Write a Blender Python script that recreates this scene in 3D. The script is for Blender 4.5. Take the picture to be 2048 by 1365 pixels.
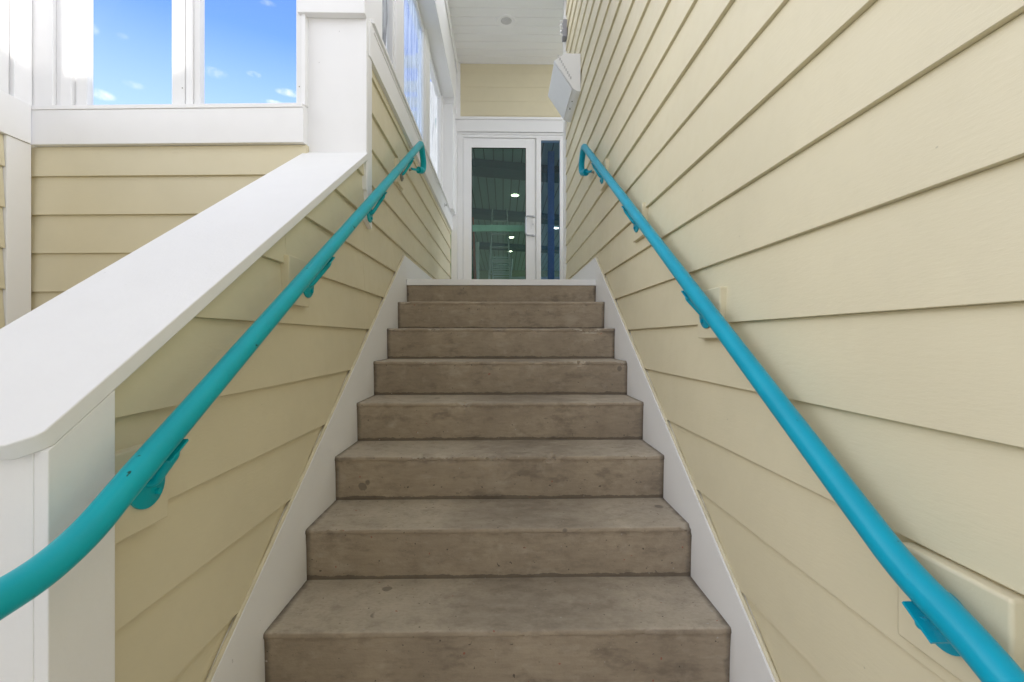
import bpy, bmesh, math, random
from mathutils import Vector, Matrix, noise
random.seed(7)
S = bpy.context.scene
for o in list(bpy.data.objects): bpy.data.objects.remove(o, do_unlink=True)
C = S.collection
H = 1.131                      # eye height above the ground at the foot of the stairs; z below is measured from the eye

# ------------------------------------------------------------------ camera
YAW = 0.0189
cam = bpy.data.cameras.new("Camera"); co = bpy.data.objects.new("Camera", cam); C.objects.link(co)
co.location = (0, 0, H); co.rotation_euler = (math.radians(90), 0, -YAW)
cam.sensor_width = 36; cam.lens = 36 * 945 / 2048; cam.shift_y = -4.2 / 2048
cam.clip_start = .02; cam.clip_end = 3000
S.camera = co
S.render.resolution_x = 1024; S.render.resolution_y = 682
S.view_settings.view_transform = 'Standard'; S.view_settings.look = 'None'
S.view_settings.exposure = 1.1; S.view_settings.gamma = 1

S.render.engine = 'CYCLES'
for k, v in (('max_bounces', 14), ('diffuse_bounces', 10), ('glossy_bounces', 4), ('transmission_bounces', 6), ('transparent_max_bounces', 16)): setattr(S.cycles, k, v)

# ------------------------------------------------------------------ sun and sky
EL = math.radians(20); SX, SY = .35, -.937
sd = Vector((SX * math.cos(EL), SY * math.cos(EL), math.sin(EL)))
sun = bpy.data.lights.new("Sun", 'SUN'); sun.energy = 2.6; sun.angle = math.radians(.5); sun.color = (1, .95, .88)
so = bpy.data.objects.new("Sun", sun); C.objects.link(so)
so.rotation_euler = sd.to_track_quat('Z', 'Y').to_euler(); so.location = (3, -8, 9)

W = bpy.data.worlds.new("World"); S.world = W; W.use_nodes = True
nt = W.node_tree; nt.nodes.clear(); N = nt.nodes.new; L = nt.links.new
def wmath(op, a, b=None, clamp=False):
    n = N('ShaderNodeMath'); n.operation = op; n.use_clamp = clamp
    for i, v in enumerate((a, b)):
        if v is None: continue
        if isinstance(v, (int, float)): n.inputs[i].default_value = v
        else: L(v, n.inputs[i])
    return n.outputs[0]
wo = N('ShaderNodeOutputWorld'); bg = N('ShaderNodeBackground'); bg.inputs[1].default_value = .1
sky = N('ShaderNodeTexSky'); sky.sky_type = 'NISHITA'; sky.sun_disc = False
sky.sun_elevation = EL; sky.sun_rotation = math.atan2(SX, SY); sky.air_density = 1.0; sky.dust_density = .3; sky.ozone_density = 2.5
tc = N('ShaderNodeTexCoord'); sep = N('ShaderNodeSeparateXYZ'); L(tc.outputs['Generated'], sep.inputs[0])
# a deep clear blue to the north west, with unseen bright cloud added overhead and behind to light the stairs
nz = N('ShaderNodeTexNoise'); nz.inputs['Scale'].default_value = 2.2; nz.inputs['Detail'].default_value = 5; L(tc.outputs['Generated'], nz.inputs['Vector'])
ax = wmath('ABSOLUTE', sep.outputs['X'])
ov = wmath('SUBTRACT', wmath('MULTIPLY', sep.outputs['Z'], 1.0), wmath('MULTIPLY', sep.outputs['Y'], .85))
ov = wmath('ADD', ov, wmath('MULTIPLY', ax, .40))
ov = wmath('ADD', ov, wmath('MULTIPLY', wmath('SUBTRACT', nz.outputs['Fac'], .5), .4))
mr = N('ShaderNodeMapRange'); mr.inputs[1].default_value = .30; mr.inputs[2].default_value = .85; L(ov, mr.inputs[0])
mask = mr.outputs[0]
# small fair-weather clouds, each round a direction of its own
n2 = N('ShaderNodeTexNoise'); n2.inputs['Scale'].default_value = 48; n2.inputs['Detail'].default_value = 6; n2.inputs['Roughness'].default_value = .6
L(tc.outputs['Generated'], n2.inputs['Vector'])
def skydir(px, py):
    X = (px - 1024) / 945; Z = -(py - 678.3) / 945
    return Vector((X * math.cos(YAW) + math.sin(YAW), -X * math.sin(YAW) + math.cos(YAW), Z)).normalized()
puffs = None
for px, py, rx, rz, k in [(203, 190, .021, .0095, 1.0), (178, 56, .015, .010, .75), (430, 146, .024, .010, .62), (508, 149, .014, .006, .7),
                       (577, 186, .026, .008, 1.0), (548, 205, .026, .005, .9), (268, 170, .017, .007, .45), (530, 5, .02, .006, .35), (245, 72, .01, .005, .3)]:
    d = skydir(px, py); sx = Vector((d.y, -d.x, 0)).normalized(); up = sx.cross(d)
    vs = []
    for vx_, r in ((sx, rx), (up, rz)):
        dp = N('ShaderNodeVectorMath'); dp.operation = 'DOT_PRODUCT'; L(tc.outputs['Generated'], dp.inputs[0]); dp.inputs[1].default_value = vx_
        vs.append(wmath('POWER', wmath('ABSOLUTE', wmath('DIVIDE', dp.outputs['Value'], r * .8)), 2))
    dp = N('ShaderNodeVectorMath'); dp.operation = 'DOT_PRODUCT'; L(tc.outputs['Generated'], dp.inputs[0]); dp.inputs[1].default_value = d
    front = wmath('GREATER_THAN', dp.outputs['Value'], .9)
    e = wmath('SUBTRACT', 1.15, wmath('ADD', vs[0], vs[1]), True)
    e = wmath('MULTIPLY', wmath('MULTIPLY', e, front), k)
    puffs = e if puffs is None else wmath('MAXIMUM', puffs, e)
m3 = N('ShaderNodeMapRange'); m3.inputs[1].default_value = .40; m3.inputs[2].default_value = .66; L(n2.outputs['Fac'], m3.inputs[0])
puffs = wmath('MULTIPLY', wmath('MULTIPLY', puffs, m3.outputs[0], True), .65)
hs = N('ShaderNodeHueSaturation'); hs.inputs['Saturation'].default_value = .98; hs.inputs['Value'].default_value = 2.15; L(sky.outputs[0], hs.inputs['Color'])
hz = N('ShaderNodeMapRange'); hz.inputs[1].default_value = .50; hz.inputs[2].default_value = .24; hz.inputs[3].default_value = 0; hz.inputs[4].default_value = .92; L(sep.outputs['Z'], hz.inputs[0])
hm = N('ShaderNodeMix'); hm.data_type = 'RGBA'; L(hz.outputs[0], hm.inputs[0]); sm = N('ShaderNodeVectorMath'); sm.operation = 'MULTIPLY'; L(hs.outputs[0], sm.inputs[0]); sm.inputs[1].default_value = (.45, .53, .96); L(sm.outputs[0], hm.inputs[6]); hm.inputs[7].default_value = (3.9, 4.75, 5.9, 1)
mx = N('ShaderNodeMix'); mx.data_type = 'RGBA'; L(mask, mx.inputs[0]); L(hm.outputs[2], mx.inputs[6]); 
k1 = wmath('ADD', 1.0, wmath('MULTIPLY', wmath('MAXIMUM', wmath('MULTIPLY', sep.outputs['Y'], -1.0), 0.0), -.62))
k2 = wmath('SUBTRACT', 1.0, wmath('MULTIPLY', sep.outputs['Z'], .78)); k3 = wmath('ADD', 1.0, wmath('MULTIPLY', wmath('MULTIPLY', ax, ax), 2.0))  # unseen cloud weighted by direction to balance light on the walls
vm = N('ShaderNodeVectorMath'); vm.operation = 'SCALE'; vm.inputs[0].default_value = (12.8, 12.95, 13.6); L(wmath('MULTIPLY', wmath('MULTIPLY', k1, k2), k3), vm.inputs['Scale']); L(vm.outputs[0], mx.inputs[7])
mx2 = N('ShaderNodeMix'); mx2.data_type = 'RGBA'; L(puffs, mx2.inputs[0]); L(mx.outputs[2], mx2.inputs[6]); mx2.inputs[7].default_value = (6.6, 6.7, 6.8, 1)
L(mx2.outputs[2], bg.inputs[0]); L(bg.outputs[0], wo.inputs[0])

# ------------------------------------------------------------------ materials
def mat(name): 
    m = bpy.data.materials.new(name); m.use_nodes = True; t = m.node_tree
    b = t.nodes['Principled BSDF']; return m, t, b
def nnoise(t, scale, detail=4, rough=.5, vec=None, sc=None):
    n = t.nodes.new('ShaderNodeTexNoise'); n.inputs['Scale'].default_value = scale; n.inputs['Detail'].default_value = detail; n.inputs['Roughness'].default_value = rough
    g = t.nodes.new('ShaderNodeNewGeometry')
    if sc:
        mp = t.nodes.new('ShaderNodeMapping'); mp.inputs['Scale'].default_value = sc
        t.links.new(g.outputs['Position'], mp.inputs[0]); t.links.new(mp.outputs[0], n.inputs['Vector'])
    else: t.links.new(g.outputs['Position'], n.inputs['Vector'])
    return n
def ramp(t, src, p0, p1, c0=(0, 0, 0, 1), c1=(1, 1, 1, 1)):
    r = t.nodes.new('ShaderNodeValToRGB'); r.color_ramp.elements[0].position = p0; r.color_ramp.elements[1].position = p1
    r.color_ramp.elements[0].color = c0; r.color_ramp.elements[1].color = c1; t.links.new(src, r.inputs[0]); return r.outputs[0]
def mixc(t, fac, a, b, mode='MIX'):
    m = t.nodes.new('ShaderNodeMix'); m.data_type = 'RGBA'; m.blend_type = mode
    for i, v in ((0, fac), (6, a), (7, b)):
        if isinstance(v, float): m.inputs[i].default_value = v
        elif isinstance(v, tuple): m.inputs[i].default_value = v if len(v) == 4 else (*v, 1)
        else: t.links.new(v, m.inputs[i])
    return m.outputs[2]
def bump(t, b, src, strength, dist):
    n = t.nodes.new('ShaderNodeBump'); n.inputs['Strength'].default_value = strength; n.inputs['Distance'].default_value = dist
    t.links.new(src, n.inputs['Height'])
    if b.inputs['Normal'].is_linked: t.links.new(b.inputs['Normal'].links[0].from_socket, n.inputs['Normal'])
    t.links.new(n.outputs[0], b.inputs['Normal'])
def paint(name, col, rough=.55, grain=.25, dirt=.05, streak=None):
    m, t, b = mat(name)
    big = nnoise(t, 1.7, 4); med = nnoise(t, 14, 5, .6)
    dark = tuple(c * (1 - dirt * 1.8) for c in col)
    c = mixc(t, ramp(t, big.outputs['Fac'], .35, .7), col, dark)
    spots = nnoise(t, 55, 2, .4)
    c = mixc(t, ramp(t, spots.outputs['Fac'], .80, .82), c, tuple(x * .72 for x in col))
    c = mixc(t, ramp(t, med.outputs['Fac'], .5, .8, (0, 0, 0, 1), (.35, .35, .35, 1)), c, tuple(x * (1 - dirt * 2) for x in col))
    t.links.new(c, b.inputs['Base Color'])
    rr = ramp(t, med.outputs['Fac'], .3, .7, (rough - .08,) * 3 + (1,), (rough + .1,) * 3 + (1,)); t.links.new(rr, b.inputs['Roughness'])
    fine = nnoise(t, 90, 6, .65, sc=streak)
    bump(t, b, fine.outputs['Fac'], grain, .0016)
    bump(t, b, nnoise(t, 6, 2).outputs['Fac'], .25, .006)
    return m
CREAM = (.705, .640, .455)
M_side = paint('cream_siding_paint', CREAM, .5, .34, .045, (.35, .35, 1.6))
M_block = paint('cream_block_paint', (.70, .635, .455), .5, .3, .03)
M_white = paint('white_trim_paint', (.85, .85, .855), .5, .22, .02)
M_cap = paint('white_rough_cap_paint', (.85, .85, .85), .6, .5, .02)
M_frame = paint('white_window_frame', (.80, .80, .80), .4, .12, .02)
M_door = paint('white_door_metal', (.86, .86, .865), .35, .05, .01)
M_ceil = paint('white_ceiling_boards', (.84, .845, .85), .55, .12, .02)

def rail_paint(name, col, col2):
    m, t, b = mat(name)
    n = nnoise(t, 9, 4); c = mixc(t, ramp(t, n.outputs['Fac'], .35, .7), col, col2)
    s = nnoise(t, 48, 3, .5, sc=(1, .5, 1)); c = mixc(t, ramp(t, s.outputs['Fac'], .715, .745), c, (.01, .07, .05))
    t.links.new(c, b.inputs['Base Color']); b.inputs['Roughness'].default_value = .34
    b.inputs['Specular IOR Level'].default_value = .3
    bump(t, b, nnoise(t, 70, 4, .6).outputs['Fac'], .22, .0015)
    return m
M_railL = rail_paint('teal_rail_paint', (.001, .415, .490), (.001, .375, .450))
M_railR = rail_paint('rail_paint_bluer_cast', (.001, .345, .500), (.001, .310, .455))  # same paint as the left rail, with a bluer light cast put into its colour

def concrete():
    m, t, b = mat('stained_brown_concrete')
    base = mixc(t, ramp(t, nnoise(t, 3.2, 6, .62).outputs['Fac'], .32, .68), (.420, .345, .252), (.300, .244, .180))
    # lengthwise brushing
    br = nnoise(t, 60, 5, .7, sc=(.28, 1, 1.3))
    base = mixc(t, ramp(t, br.outputs['Fac'], .35, .7, (0, 0, 0, 1), (.4, .4, .4, 1)), base, (.205, .160, .120))
    # blotches, worn light patches
    bl = nnoise(t, 9, 5, .6, sc=(.7, 1, 1.6)); base = mixc(t, ramp(t, bl.outputs['Fac'], .56, .70, (0, 0, 0, 1), (.5, .5, .5, 1)), base, (.45, .385, .30))
    bl2 = nnoise(t, 5.5, 5, .65, sc=(1, 1.3, 2)); base = mixc(t, ramp(t, bl2.outputs['Fac'], .55, .66, (0, 0, 0, 1), (.6, .6, .6, 1)), base, (.165, .132, .100))
    # treads are paler than the risers, with grey trodden patches in the middle
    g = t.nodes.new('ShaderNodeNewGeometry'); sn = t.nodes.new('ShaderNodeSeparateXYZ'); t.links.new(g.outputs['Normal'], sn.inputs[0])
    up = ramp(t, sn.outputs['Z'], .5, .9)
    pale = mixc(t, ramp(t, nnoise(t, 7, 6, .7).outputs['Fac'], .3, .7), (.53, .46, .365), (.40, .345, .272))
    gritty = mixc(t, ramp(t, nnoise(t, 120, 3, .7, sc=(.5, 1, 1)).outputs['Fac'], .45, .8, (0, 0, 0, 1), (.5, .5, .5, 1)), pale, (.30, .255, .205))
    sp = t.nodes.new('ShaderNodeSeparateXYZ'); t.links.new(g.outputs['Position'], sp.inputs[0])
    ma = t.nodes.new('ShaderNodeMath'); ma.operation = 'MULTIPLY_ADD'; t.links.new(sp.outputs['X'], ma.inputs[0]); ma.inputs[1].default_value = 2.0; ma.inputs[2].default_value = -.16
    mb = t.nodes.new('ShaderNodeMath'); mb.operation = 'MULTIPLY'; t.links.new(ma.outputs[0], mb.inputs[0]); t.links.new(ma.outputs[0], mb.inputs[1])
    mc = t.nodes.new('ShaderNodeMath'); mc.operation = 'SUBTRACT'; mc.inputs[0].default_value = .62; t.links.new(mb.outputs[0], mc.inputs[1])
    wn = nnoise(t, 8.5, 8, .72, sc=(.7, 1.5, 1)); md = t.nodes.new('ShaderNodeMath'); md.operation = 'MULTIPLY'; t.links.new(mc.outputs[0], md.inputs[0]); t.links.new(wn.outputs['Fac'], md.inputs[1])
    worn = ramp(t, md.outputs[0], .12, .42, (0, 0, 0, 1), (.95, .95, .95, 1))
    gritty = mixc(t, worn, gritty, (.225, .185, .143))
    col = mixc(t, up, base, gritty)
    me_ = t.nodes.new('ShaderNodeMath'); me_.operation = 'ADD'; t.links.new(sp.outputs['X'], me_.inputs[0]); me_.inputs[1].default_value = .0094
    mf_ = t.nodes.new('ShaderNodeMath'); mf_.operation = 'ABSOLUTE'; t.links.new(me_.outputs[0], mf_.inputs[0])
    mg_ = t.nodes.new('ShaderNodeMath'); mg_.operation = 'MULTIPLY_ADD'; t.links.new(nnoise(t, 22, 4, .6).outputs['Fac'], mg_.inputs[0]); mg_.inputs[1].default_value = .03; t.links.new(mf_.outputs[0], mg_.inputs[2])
    col = mixc(t, ramp(t, mg_.outputs[0], .630, .650, (0, 0, 0, 1), (.8, .8, .8, 1)), col, (.045, .035, .026))  # dirt and joint shade painted in along the skirt boards
    mot = nnoise(t, 19, 8, .75, sc=(.8, 1, 1.2)); col = mixc(t, ramp(t, mot.outputs['Fac'], .50, .74, (0, 0, 0, 1), (.55, .55, .55, 1)), col, (.17, .135, .100))
    mot2 = nnoise(t, 11, 6, .65); col = mixc(t, ramp(t, mot2.outputs['Fac'], .58, .72, (0, 0, 0, 1), (.35, .35, .35, 1)), col, (.52, .45, .36))
    # broken line of dirt where each riser meets the tread below, and grime under the nosing lip
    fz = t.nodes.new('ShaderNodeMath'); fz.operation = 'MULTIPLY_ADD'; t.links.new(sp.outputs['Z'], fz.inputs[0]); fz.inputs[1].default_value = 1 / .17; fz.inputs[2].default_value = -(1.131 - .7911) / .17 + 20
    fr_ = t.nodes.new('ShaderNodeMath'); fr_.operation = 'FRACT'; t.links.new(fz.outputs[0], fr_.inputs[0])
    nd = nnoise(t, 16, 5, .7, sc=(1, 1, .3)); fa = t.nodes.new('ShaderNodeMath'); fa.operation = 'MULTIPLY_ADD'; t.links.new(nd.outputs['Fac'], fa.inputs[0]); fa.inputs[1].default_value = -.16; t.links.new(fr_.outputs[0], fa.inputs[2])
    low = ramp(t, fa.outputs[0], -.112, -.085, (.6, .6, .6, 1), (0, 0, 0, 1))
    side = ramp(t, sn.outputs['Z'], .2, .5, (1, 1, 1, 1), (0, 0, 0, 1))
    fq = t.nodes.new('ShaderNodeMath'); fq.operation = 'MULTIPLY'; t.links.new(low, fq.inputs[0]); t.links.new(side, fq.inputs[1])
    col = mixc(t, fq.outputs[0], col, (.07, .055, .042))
    # small drips, paint flecks
    v = t.nodes.new('ShaderNodeTexVoronoi'); v.inputs['Scale'].default_value = 7.5; t.links.new(g.outputs['Position'], v.inputs['Vector'])
    wob = nnoise(t, 30, 2); va = t.nodes.new('ShaderNodeMath'); va.operation = 'MULTIPLY_ADD'; t.links.new(wob.outputs['Fac'], va.inputs[0]); va.inputs[1].default_value = .10; t.links.new(v.outputs['Distance'], va.inputs[2])
    gate = ramp(t, nnoise(t, 4, 1).outputs['Fac'], .54, .56)
    drop = ramp(t, va.outputs[0], .155, .175, (.55, .55, .55, 1), (0, 0, 0, 1))
    fm = t.nodes.new('ShaderNodeMath'); fm.operation = 'MULTIPLY'; t.links.new(gate, fm.inputs[0]); t.links.new(drop, fm.inputs[1])
    col = mixc(t, fm.outputs[0], col, (.085, .075, .065))
    f1 = nnoise(t, 75, 2, .3); col = mixc(t, ramp(t, f1.outputs['Fac'], .79, .80, (0, 0, 0, 1), (.8, .8, .8, 1)), col, (.45, .42, .38))
    f2 = nnoise(t, 61, 1, .3, sc=(1, 1.1, .9)); col = mixc(t, ramp(t, f2.outputs['Fac'], .80, .81, (0, 0, 0, 1), (.7, .7, .7, 1)), col, (.32, .085, .05))
    pit = nnoise(t, 85, 2, .4); col = mixc(t, ramp(t, pit.outputs['Fac'], .24, .27, (.75, .75, .75, 1), (0, 0, 0, 1)), col, (.05, .042, .035))
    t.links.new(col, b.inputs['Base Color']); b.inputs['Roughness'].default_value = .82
    bump(t, b, br.outputs['Fac'], .35, .0025)
    bump(t, b, nnoise(t, 160, 5, .7).outputs['Fac'], .5, .002)
    bump(t, b, nnoise(t, 8, 3).outputs['Fac'], .3, .01)
    return m
M_conc = concrete()

def simple(name, col, rough=.5, metal=0., emit=None, es=1.):
    m, t, b = mat(name)
    n = nnoise(t, 20, 4); c = mixc(t, ramp(t, n.outputs['Fac'], .3, .7), col, tuple(x * .85 for x in col)); t.links.new(c, b.inputs['Base Color'])
    b.inputs['Roughness'].default_value = rough; b.inputs['Metallic'].default_value = metal
    if emit: b.inputs['Emission Color'].default_value = (*emit, 1); b.inputs['Emission Strength'].default_value = es
    return m
M_caulk = simple('cream_caulk', (.72, .66, .49), .6)
M_dark = simple('dark_gap', (.03, .028, .025), .9)
M_metal = simple('weathered_bare_metal', (.30, .29, .24), .5, .6)
M_chrome = simple('brushed_steel', (.72, .73, .75), .28, .9)
M_handle = simple('grey_door_handle', (.42, .44, .47), .35, .5)
M_grey = simple('grey_metal_box', (.33, .33, .36), .5, .3)
M_dull = simple('unlit_light_lens', (.60, .60, .61), .4)
M_house = simple('pale_grey_light_housing', (.78, .78, .79), .45)
M_lens = simple('frosted_light_lens', (.88, .88, .88), .4)
M_ground = paint('grey_concrete_ground', (.58, .56, .53), .8, .6, .08)
M_floorin = simple('interior_floor', (.35, .36, .26), .5)
M_wallin = simple('interior_wall_paint', (.40, .46, .30), .7)
M_beamin = simple('interior_dark_beam', (.05, .16, .17), .6)
M_lamp = simple('lit_downlight', (.9, .8, .7), .5, 0, (1, .80, .58), 16)
M_bar = simple('pale_green_push_bar', (.60, .64, .60), .4, .0)
M_orange = simple('orange_fabric', (.55, .12, .05), .8)
M_blue = simple('blue_painted_post', (.15, .30, .60), .6)
def plank_in():
    m, t, b = mat('interior_grooved_boards'); g = t.nodes.new('ShaderNodeNewGeometry')
    w = t.nodes.new('ShaderNodeTexWave'); w.wave_type = 'BANDS'; w.bands_direction = 'X'; w.inputs['Scale'].default_value = 2.2
    t.links.new(g.outputs['Position'], w.inputs['Vector'])
    c = mixc(t, ramp(t, w.outputs['Fac'], .0, .06), (.10, .14, .145), (.42, .54, .52)); t.links.new(c, b.inputs['Base Color']); b.inputs['Roughness'].default_value = .6
    return m
M_plankin = plank_in()

def glass(name, tint, gloss=.08, wav=0.):
    m = bpy.data.materials.new(name); m.use_nodes = True; t = m.node_tree; t.nodes.clear()
    o = t.nodes.new('ShaderNodeOutputMaterial'); tr = t.nodes.new('ShaderNodeBsdfTransparent'); tr.inputs[0].default_value = (*tint, 1)
    gl = t.nodes.new('ShaderNodeBsdfGlossy'); gl.inputs['Roughness'].default_value = .01
    fr = t.nodes.new('ShaderNodeLayerWeight'); fr.inputs[0].default_value = .25
    mth = t.nodes.new('ShaderNodeMath'); mth.operation = 'MULTIPLY_ADD'; mth.inputs[1].default_value = gloss * 4 + .02; mth.inputs[2].default_value = gloss; mth.use_clamp = True
    t.links.new(fr.outputs['Fresnel'], mth.inputs[0])
    mx = t.nodes.new('ShaderNodeMixShader'); t.links.new(mth.outputs[0], mx.inputs[0]); t.links.new(tr.outputs[0], mx.inputs[1]); t.links.new(gl.outputs[0], mx.inputs[2])
    if wav:
        n = nnoise(t, 6, 4, .6, sc=(1, 1, .25)); bp = t.nodes.new('ShaderNodeBump'); bp.inputs['Strength'].default_value = wav; bp.inputs['Distance'].default_value = .02
        t.links.new(n.outputs['Fac'], bp.inputs['Height']); t.links.new(bp.outputs[0], gl.inputs['Normal'])
    t.links.new(mx.outputs[0], o.inputs[0]); return m
M_glass = glass('clear_window_glass', (.97, .98, .99), .0)
M_doorglass = glass('green_tinted_door_glass', (.66, .82, .76), .03)
M_sideglass = glass('dark_blue_sidelight_glass', (.62, .78, .95), .04)
M_blueglass = glass('blue_tinted_window_glass', (.78, .86, .93), .10, .5)
def film(name, c0, c1, lo, hi, trans):
    m = bpy.data.materials.new(name); m.use_nodes = True; t = m.node_tree; b = t.nodes['Principled BSDF']
    o = t.nodes['Material Output']
    n = nnoise(t, 7, 6, .65, sc=(1, 2.6, .35)); c = mixc(t, ramp(t, n.outputs['Fac'], lo, hi), c0, c1); t.links.new(c, b.inputs['Base Color'])
    b.inputs['Roughness'].default_value = .25; bump(t, b, n.outputs['Fac'], .9, .05)
    tl = t.nodes.new('ShaderNodeBsdfTranslucent'); t.links.new(c, tl.inputs[0])
    mx = t.nodes.new('ShaderNodeMixShader'); mx.inputs[0].default_value = trans; t.links.new(b.outputs[0], mx.inputs[1]); t.links.new(tl.outputs[0], mx.inputs[2])
    t.links.new(mx.outputs[0], o.inputs[0]); return m
def bluefilm():
    m = M_blueglass; t = m.node_tree; o = [n for n in t.nodes if n.type == 'OUTPUT_MATERIAL'][0]; src = o.inputs[0].links[0].from_socket
    d = t.nodes.new('ShaderNodeBsdfTranslucent'); e = t.nodes.new('ShaderNodeBsdfDiffuse'); a = t.nodes.new('ShaderNodeAddShader')
    d.inputs[0].default_value = (.55, .60, .68, 1); e.inputs[0].default_value = (.34, .35, .42, 1)
    t.links.new(d.outputs[0], a.inputs[0]); t.links.new(e.outputs[0], a.inputs[1])
    n = nnoise(t, 9, 5, .6, sc=(1, 2, .3)); f = ramp(t, n.outputs['Fac'], .35, .65, (.10, .10, .10, 1), (.42, .42, .42, 1))
    x = t.nodes.new('ShaderNodeMixShader'); t.links.new(f, x.inputs[0]); t.links.new(src, x.inputs[1]); t.links.new(a.outputs[0], x.inputs[2]); t.links.new(x.outputs[0], o.inputs[0])
bluefilm()
M_film = film('white_crumpled_plastic_film', (.62, .62, .63), (.88, .88, .88), .35, .5, .55)
M_filmgrey = film('torn_grey_plastic_film', (.16, .16, .165), (.50, .50, .50), .40, .62, .25)

# ------------------------------------------------------------------ mesh helpers (z from the eye; H is added on build)
class MB:
    def __init__(s): s.v = []; s.f = []
    def add(s, vs, fs):
        k = len(s.v); s.v += [Vector(v) for v in vs]; s.f += [[i + k for i in f] for f in fs]; return s
    def box(s, a, b):
        (x0, y0, z0), (x1, y1, z1) = a, b
        x0, x1 = sorted((x0, x1)); y0, y1 = sorted((y0, y1)); z0, z1 = sorted((z0, z1))
        return s.add([(x0, y0, z0), (x1, y0, z0), (x1, y1, z0), (x0, y1, z0), (x0, y0, z1), (x1, y0, z1), (x1, y1, z1), (x0, y1, z1)],
                     [[0, 3, 2, 1], [4, 5, 6, 7], [0, 1, 5, 4], [1, 2, 6, 5], [2, 3, 7, 6], [3, 0, 4, 7]])
    def prism(s, poly, vec):      # poly: 3-D points of a flat outline, pushed along vec
        n = len(poly); v = Vector(vec)
        return s.add([Vector(p) for p in poly] + [Vector(p) + v for p in poly],
                     [list(range(n))[::-1], list(range(n, 2 * n))] + [[i, (i + 1) % n, n + (i + 1) % n, n + i] for i in range(n)])
    def tube(s, pts, r, seg=24, caps=True):
        pts = [Vector(p) for p in pts]; k = len(s.v); n = len(pts)
        t0 = (pts[1] - pts[0]).normalized(); up = Vector((0, 0, 1)) if abs(t0.z) < .9 else Vector((0, 1, 0)); a = (up - t0 * up.dot(t0)).normalized()
        for i, p in enumerate(pts):
            t = (pts[min(i + 1, n - 1)] - pts[max(i - 1, 0)]).normalized(); a = (a - t * a.dot(t)).normalized(); b = t.cross(a)
            rr = r[i] if isinstance(r, list) else r
            for j in range(seg):
                an = 2 * math.pi * j / seg; s.v.append(p + a * math.cos(an) * rr + b * math.sin(an) * rr)
        for i in range(n - 1):
            for j in range(seg):
                j2 = (j + 1) % seg; s.f.append([k + i * seg + j, k + i * seg + j2, k + (i + 1) * seg + j2, k + (i + 1) * seg + j])
        if caps: s.f.append([k + j for j in range(seg)][::-1]); s.f.append([k + (n - 1) * seg + j for j in range(seg)])
        return s
    def build(s, name, m, parent=None, bevel=0, smooth=False, rot=None, segs=2):
        me = bpy.data.meshes.new(name)
        org = Vector(parent.location) if parent else Vector((0, 0, 0))
        if parent and parent.parent: org = Vector(parent.parent.location) + org
        vs = [Vector((v.x, v.y, v.z + H)) for v in s.v]
        if rot: vs = [rot(v) for v in vs]
        me.from_pydata([v - org for v in vs], [], s.f); me.materials.append(m)
        bm = bmesh.new(); bm.from_mesh(me); bmesh.ops.recalc_face_normals(bm, faces=bm.faces); bm.to_mesh(me); bm.free()
        o = bpy.data.objects.new(name, me); C.objects.link(o)
        if parent: o.parent = parent
        if bevel:
            md = o.modifiers.new('Bevel', 'BEVEL'); md.width = bevel; md.segments = segs; md.limit_method = 'ANGLE'; md.angle_limit = math.radians(40); md.harden_normals = True
            for p in me.polygons: p.use_smooth = True
        elif smooth:
            for p in me.polygons: p.use_smooth = True
            md = o.modifiers.new('Edges', 'EDGE_SPLIT'); md.split_angle = math.radians(42)
        return o
def tag(o, label=None, cat=None, group=None, kind=None):
    for k, v in (('label', label), ('category', cat), ('group', group), ('kind', kind)):
        if v: o[k] = v
    return o
def thing(name, loc, label, cat, group=None, kind=None):
    o = bpy.data.objects.new(name, None); C.objects.link(o); o.location = (loc[0], loc[1], loc[2] + H); o.empty_display_size = .1
    return tag(o, label, cat, group, kind)
def part(o, label): o['label'] = label; return o
def clip(poly, a, b, c):       # keep a*u + b*z <= c
    out = []
    for i, p in enumerate(poly):
        q = poly[(i + 1) % len(poly)]; dp = a * p[0] + b * p[1] - c; dq = a * q[0] + b * q[1] - c
        if dp <= 0: out.append(p)
        if dp * dq < 0:
            k = dp / (dp - dq); out.append((p[0] + (q[0] - p[0]) * k, p[1] + (q[1] - p[1]) * k))
    return out
def siding(mb, org, u, n, u0, u1, z0, z1, clips=(), joints=(), grid=.0465, ex=.18, tb=.0125, tt=.0002):
    """lap boards on the plane org + u*s + z, outward n; joints = (board index, s) places where a board is made of two lengths"""
    org, u, n = Vector(org), Vector(u), Vector(n)
    k0 = math.floor((z0 - grid) / ex); k = k0
    while grid + k * ex < z1:
        zb = grid + k * ex; zt = zb + ex
        if min(zt, z1) - max(zb, z0) < .002: k += 1; continue
        cuts = [u0] + sorted(s for kk, s in joints if kk == k) + [u1]
        wob = random.uniform(-.0007, .0007)
        for a, b in zip(cuts[:-1], cuts[1:]):
            ga = .0008 if a != u0 else 0; gb = .0008 if b != u1 else 0
            poly = [(a + ga, max(zb, z0)), (b - gb, max(zb, z0)), (b - gb, min(zt, z1)), (a + ga, min(zt, z1))]
            for cl in clips: poly = clip(poly, *cl) if poly else poly
            if len(poly) < 3: continue
            # long boards get cross cuts so their face is not one dead flat sheet
            fr = [org + u * s + n * (tb + wob + (tt - tb) * (z - zb) / ex) + Vector((0, 0, z)) for s, z in poly]
            bk = [org + u * s - n * .012 + Vector((0, 0, z)) for s, z in poly]
            m = len(poly); mb.add(fr + bk, [list(range(m)), list(range(m, 2 * m))[::-1]] + [[i, m + i, m + (i + 1) % m, (i + 1) % m] for i in range(m)])
        k += 1
    return mb
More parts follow.
